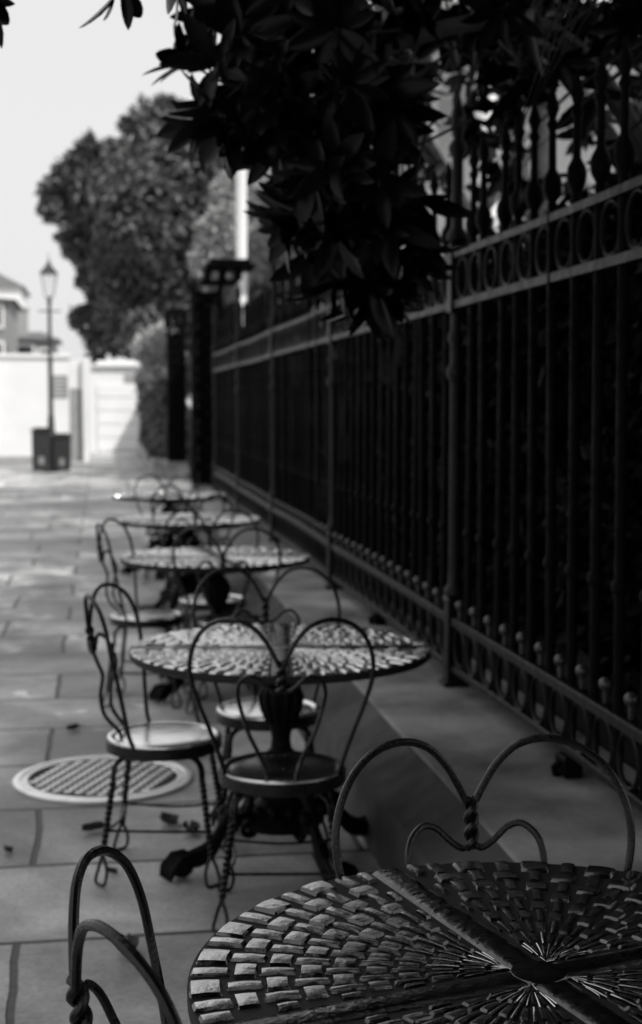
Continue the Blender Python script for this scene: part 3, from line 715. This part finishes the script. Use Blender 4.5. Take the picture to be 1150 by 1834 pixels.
for px_, py_ in ((95, 360), (110, 330), (128, 308), (150, 295), (175, 285), (200, 270), (225, 245), (250, 228), (275, 212), (300, 208), (105, 385), (125, 405), (135, 430), (130, 470), (150, 480), (165, 510), (175, 540), (150, 578), (160, 610), (180, 640), (90, 345), (145, 325), (215, 300)):
    for _ in range(2): bl.append(pb(px_ + random.uniform(-14, 14), py_ + random.uniform(-14, 14), random.uniform(6, 15), 50, .8))
trunk(t_, [(0, 0, 0), (.05, 0, 1.5), (-.2, .1, 3), (-.6, 0, 5.5), (-.9, 0, 8.2)], .28, .05, [([(-.1, 0, 2.4), (-1.2, 0, 4.0), (-2.9, .1, 6.2), (-3.9, 0, 7.6)], .13, .02), ([(-.1, 0, 2.6), (.8, .2, 4.2), (1.0, .1, 6.2)], .12, .02), ([(-.4, 0, 3.6), (-1.4, -.2, 4.6), (-2.0, 0, 5.6)], .09, .02), ([(-.1, 0, 2.0), (-1.2, .1, 2.8), (-2.3, 0, 3.2)], .09, .02)])
foliage('crown', rel(bl, O), 240, .27, .15, M['treeleaf'], t_, clump=.38)
# pale feathery tree
O = (3.2, 31, .0); t_ = tag(empty('feathery_tree', O), 'pale feathery tree behind the gate pier and white column', 'tree')
bl = [pb(px, py, r, 31) for px, py, r in ((400, 420, 40), (440, 460, 40), (385, 470, 38), (470, 430, 38), (420, 520, 45), (480, 500, 45), (420, 350, 36), (470, 370, 36), (520, 450, 50), (450, 570, 50), (520, 560, 60), (400, 600, 40))]
trunk(t_, [(0, 0, .2), (0, 0, 2), (.1, 0, 4), (0, 0, 5.6)], .16, .03, [([(0, 0, 2.2), (-.5, 0, 3.2), (-.8, 0, 4.3)], .06, .015), ([(.05, 0, 2.4), (.7, 0, 3.4), (1.0, 0, 4.4)], .06, .015)])
foliage('crown', rel(bl, O), 700, .22, .05, M['paleleaf'], t_, clump=.5)
# hedge and bush by the farther pier
O = (1.5, 29.8, 0); t_ = tag(empty('shrub', O), 'bush with sunlight put into its pale leaf colour, spilling over beside the farther gate pier', 'shrub')
bl = [pb(px, py, r, 29.5) for px, py, r in ((268, 625, 28), (290, 610, 26), (280, 650, 26), (305, 640, 26))]
trunk(t_, [(0, 0, 0), (0, 0, 1.0), (-.1, 0, 2.2)], .06, .02, [([(0, 0, 1), (-.3, 0, 1.6), (-.4, 0, 2.3)], .03, .01)])
foliage('crown', rel(bl, O), 1500, .09, .05, M['litleaf'], t_)
O = (1.55, 32.2, 0); t_ = tag(empty('hedge', O), 'tall dark hedge along the pavement past the farther gate pier', 'hedge')
bl = [pb(px, py, r, yy) for px, py, r, yy in ((285, 690, 34, 31), (300, 750, 36, 31), (290, 800, 28, 31), (275, 700, 26, 33.5), (280, 760, 26, 33.5), (310, 690, 30, 30), (315, 780, 40, 30), (262, 680, 18, 36), (266, 730, 20, 36), (268, 780, 18, 36))]
trunk(t_, [(0, 0, 0), (0, 0, .8), (0, 0, 2.0)], .07, .02)
foliage('crown', rel(bl, O), 1900, .10, .06, M['hedgeleaf'], t_)
m = MB()
Pp = [(1.02, 28.0), (1.02, 42), (1.5, 42), (1.5, 28.0)]
m.box((1.3, 35.6, .18), (.5, 13.0, .36), bev=.03)
tag(m.build('kerb_wall', M['stone']), 'low grey kerb wall in front of the dark hedge at the far end', 'wall')
# evergreen shrubs inside the fence
for i, (x, y, hgt, wd, lab) in enumerate(((2.35, 3.6, 2.3, .75, 'dark evergreen shrub behind the nearest fence bay, at the right edge'), (2.5, 5.6, 2.2, .85, 'dark evergreen shrub behind the fence just past the near post'), (2.4, 7.8, 2.2, .8, 'dark evergreen shrub behind the second fence bay'),
        (2.5, 10.2, 2.1, .85, 'dark evergreen shrub behind the third fence bay'), (2.4, 12.6, 2.0, .8, 'dark evergreen shrub behind the fourth fence bay'), (2.4, 15.2, 2.0, .85, 'dark evergreen shrub behind the farthest posts of the fence'), (2.35, 18.0, 2.1, .8, 'dark evergreen shrub just before the nearer gate pier'), (2.55, 22.4, 2.9, .85, 'taller dark evergreen shrub just past the nearer gate pier, below the white column'))):
    t_ = tag(empty('evergreen_shrub', (x, y, .3)), lab, 'shrub', 'evergreen shrubs behind the fence')
    trunk(t_, [(0, 0, 0), (.03, 0, .6), (0, .05, hgt * .8)], .05, .015, [([(0, 0, .3), (.1, .3, .7), (.1, .45, 1.2)], .03, .01), ([(0, 0, .3), (-.05, -.35, .7), (0, -.5, 1.2)], .03, .01)])
    b_ = [((random.uniform(-.15, .25), random.uniform(-.85, .85), z), (wd * .62, wd * .95, .5)) for z in np.linspace(.35, hgt - .45, 9)]
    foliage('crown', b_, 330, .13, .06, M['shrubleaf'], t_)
# magnolia leaning over the fence
mg = tag(empty('magnolia_tree', (2.7, 6.4, .3)), 'dark glossy magnolia hanging its long leaves over the fence rails', 'tree')
OM = Vector((2.7, 6.4, .3))
tips = []
def sprig(cx, cy, cz, rx, ry, rz, n, down=.35):
    for _ in range(n):
        d = rand_dirs(1)[0] * RNG.uniform(.15, 1) ** .5
        p = (cx + d[0] * rx, cy + d[1] * ry, cz + d[2] * rz); ax = Vector((d[0] * .8 - .35, d[1] * .5 - .3, d[2] * .6 - down)) + Vector(rand_dirs(1)[0]) * .35
        tips.append((p, tuple(ax)))
# main hanging bough in front of the fence
sprig(.68, 4.5, 2.46, .30, .45, .30, 42); sprig(.70, 4.35, 2.18, .14, .35, .18, 16, .6); sprig(.82, 4.6, 2.12, .22, .35, .27, 21, .7); sprig(.86, 4.6, 1.95, .12, .2, .10, 6, .8)
sprig(.40, 4.3, 2.50, .16, .35, .16, 9, .1); sprig(.60, 4.6, 2.80, .36, .5, .2, 15, .1)
# upper crown over and behind the fence
sprig(1.15, 5.0, 2.85, .5, .8, .32, 25); sprig(1.75, 5.2, 3.0, .55, .9, .35, 24); sprig(2.2, 5.0, 3.2, .6, .9, .3, 18); sprig(2.3, 7.0, 2.9, .8, 1.3, .8, 46); sprig(1.5, 6.6, 3.1, .6, 1.0, .5, 20); sprig(3.0, 8.5, 3.2, 1.0, 1.6, 1.2, 30); sprig(1.9, 9, 3.6, .7, 1.2, .6, 10)
sprig(2.3, 6.4, 5.0, 2.0, 2.4, 1.3, 130, .1); sprig(2.7, 7.6, 3.1, .7, 1.6, .6, 14); sprig(2.4, 5.0, 2.8, .5, 1.2, .4, 12); sprig(1.2, 4.4, 3.5, .9, 1.0, .35, 60, .1); sprig(1.3, 5.4, 4.3, 1.5, 1.7, .8, 260, .1); sprig(2.6, 5.6, 5.6, 1.6, 2.2, 1.0, 260, .1); sprig(2.4, 8.2, 5.2, 1.2, 1.6, .8, 150, .1); sprig(3.0, 4.4, 6.9, 1.6, 1.8, .8, 150, .1); sprig(1.2, 3.6, 4.9, 1.5, 1.4, .6, 90, .1); sprig(2.6, 3.4, 4.0, 1.0, 1.5, 1.2, 110, .1)  # most high sprigs added unseen, to block sun and darken tabletop reflections
V, F_ = whorls([tuple(Vector(p) - OM) for p, _ in tips], [a for _, a in tips], 10, .165, .054)
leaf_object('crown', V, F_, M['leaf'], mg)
limbs = [([(0, 0, 2.0), (-.5, -.5, 2.5), (-1.2, -1.4, 2.6), (-1.95, -1.9, 2.25), (-1.9, -1.9, 1.75)], .06, .008), ([(0, 0, 2.2), (-.4, -.6, 2.9), (-.9, -1.2, 3.0), (-1.6, -1.6, 2.9)], .05, .008), ([(0, 0, 2.2), (.3, .6, 3.0), (.2, 1.6, 3.4)], .05, .01), ([(0, 0, 2.4), (.4, -.8, 3.2), (-.2, -1.4, 3.4)], .05, .01)]
rr = random.Random(5)
trunk(mg, [(0, 0, 0), (.05, .05, 1.0), (0, 0, 2.2), (-.1, .1, 3.6), (-.2, 0, 5.2)], .12, .03, limbs + [([tuple(Vector(p) - OM - Vector(a).normalized() * .32 + Vector((.05, .05, .04))), tuple(Vector(p) - OM - Vector(a).normalized() * .15), tuple(Vector(p) - OM)], .006, .0035) for p, a in tips[:180]])
# trees added in the garden, crowns mostly out of view, to shade the pavement
for (x, y, zb, hh, lab) in ((3.9, 8.8, 4.3, 9.0, 'high-crowned dark tree added for shade behind the fence, just beyond the magnolia'), (4.2, 13.2, 5.6, 9.4, 'dark tree added for shade behind the middle bays of the fence'), (4.0, 17.6, 6.2, 9.8, 'dark tree added for shade behind the last fence bay before the gate pier')):
    t_ = tag(empty('shade_tree', (x, y, .3)), lab, 'tree', 'added shade trees behind the fence')
    trunk(t_, [(0, 0, 0), (.1, 0, 1.5), (0, .1, 3.5), (-.1, 0, 6)], .18, .05, [([(0, 0, 2), (-1, .3, 3.6), (-1.6, .4, 5)], .08, .02), ([(0, 0, 2.2), (.8, -.5, 3.8), (1.2, -.8, 5)], .08, .02), ([(0, 0, 2.4), (0, 1, 4), (0, 1.5, 5)], .08, .02)])
    b_ = []
    for k in range(26):
        d = rand_dirs(1)[0]; b_.append(((d[0] * 1.9 - .2, d[1] * 2.2, (zb + hh) / 2 + d[2] * ((hh - zb) / 2 - .5)), random.uniform(.65, .95)))
    foliage('crown', b_, 44, .19, .085, M['shrubleaf'], t_, clump=.2)
# palm with arching blades at the right
OP = Vector((1.95, 3.75, .3)); t_ = tag(empty('palm', tuple(OP)), 'palm with thin arching blades over the fence top at right', 'palm')
trunk(t_, [(0, 0, 0), (.03, 0, 1.2), (0, 0, 2.3)], .08, .06)
P_, D_ = [], []
m = MB()
for f_, (dx, z1, z2, z3) in enumerate(((-.18, 2.36, 2.32, 2.12), (-.10, 2.45, 2.48, 2.36), (-.02, 2.3, 2.2, 1.95))):
    for j in range(5):
        jj = (j - 2) * .022
        q = spline([(0, 0, 2.2), (dx + jj * .5, .6, z1 + jj * .5), (dx + jj, 1.6, z2 + jj), (dx + jj * 1.6, 2.7, z3 + jj * 2.2)], 7)
        m.tube(q, [.008 - .007 * i / (len(q) - 1) for i in range(len(q))], 4)
for k in range(5):
    a = R(180 + k * 40); hl = .9
    tipx, tipy = math.cos(a) * .75, math.sin(a) * .75
    for j in range(6):
        jj = (j - 2.5) * .02
        q = spline([(0, 0, 2.3), (tipx * .35 + jj, tipy * .35, 2.62), (tipx * .75 + jj * 2, tipy * .75 + jj, 2.50 - abs(jj)), (tipx * 1.05 + jj * 2, tipy * 1.05 + jj * 2, 2.05 + jj * 3)], 6)
        m.tube(q, [.007 - .0062 * i / (len(q) - 1) for i in range(len(q))], 4)
m.build('frond', M['leaf'], t_)
# live oak: unseen canopy added to shade the near pavement, only its sprigs in view
OO = Vector((3.4, -3.4, 0)); t_ = tag(empty('shade_oak', tuple(OO)), 'spreading tree with leaf tips in the top left corner and an added unseen shade canopy', 'tree')
trunk(t_, [(0, 0, 0), (.1, .1, 1.5), (0, .1, 3.2), (-.1, .3, 5.2), (-.2, .4, 7.5)], .42, .12, [([(0, 0, 3), (-1.6, 2, 4.6), (-2.8, 4, 5.2), (-3.4, 5.6, 4.6)], .2, .02), ([(0, 0, 3.2), (.2, 2.5, 5), (0, 5, 6.2)], .2, .03), ([(0, 0, 3), (-3, -1, 5), (-5, -1, 6)], .18, .03), ([(0, 0, 3), (1.5, -2, 5), (2.5, -3, 6)], .18, .03)])
ob = []
for gx in np.arange(-2.2, 6.0, 1.6):
    for gy in np.arange(-9, 3.5, 1.6):
        for gz in (5.3, 7.0): ob.append(((gx + random.uniform(-.6, .6) - OO.x, gy + random.uniform(-.6, .6) - OO.y, gz + random.uniform(-.5, .5)), (1.35, 1.35, .8)))
def oak_keep(p):
    X, Y, Z = p[:, 0] + OO.x, p[:, 1] + OO.y, p[:, 2]
    return (Z > 4.0) & ((Z > 1.9 + .315 * np.maximum(Y, 0)) | (Y < -1))
V1 = foliage('crown', ob, 30, .30, .17, M['oakleaf'], t_, oak_keep)
m = MB()
for p, a in [((-.235, 3.3, 2.43), (.5, .05, -.45)), ((-.29, 3.25, 2.47), (.7, 0, -.15)), ((.06, 3.4, 2.50), (.4, .2, -.5)), ((.20, 3.5, 2.54), (.6, .1, -.4))]:
    V, F_ = whorls([tuple(Vector(p) - OO)], [a], 7, .12, .05)
    leaf_object('hanging_sprig', V, F_, M['leaf'], t_)
    q = Vector(p) - OO; m.tube(spline([(-3.35, 5.5, 4.62), q + Vector((.1, -.5, 1.3)), q + Vector((-.05, -.1, .3)), q], 6), [.012 - .0004 * i for i in range(19)], 6)
m.build('twigs', M['bark'], t_)
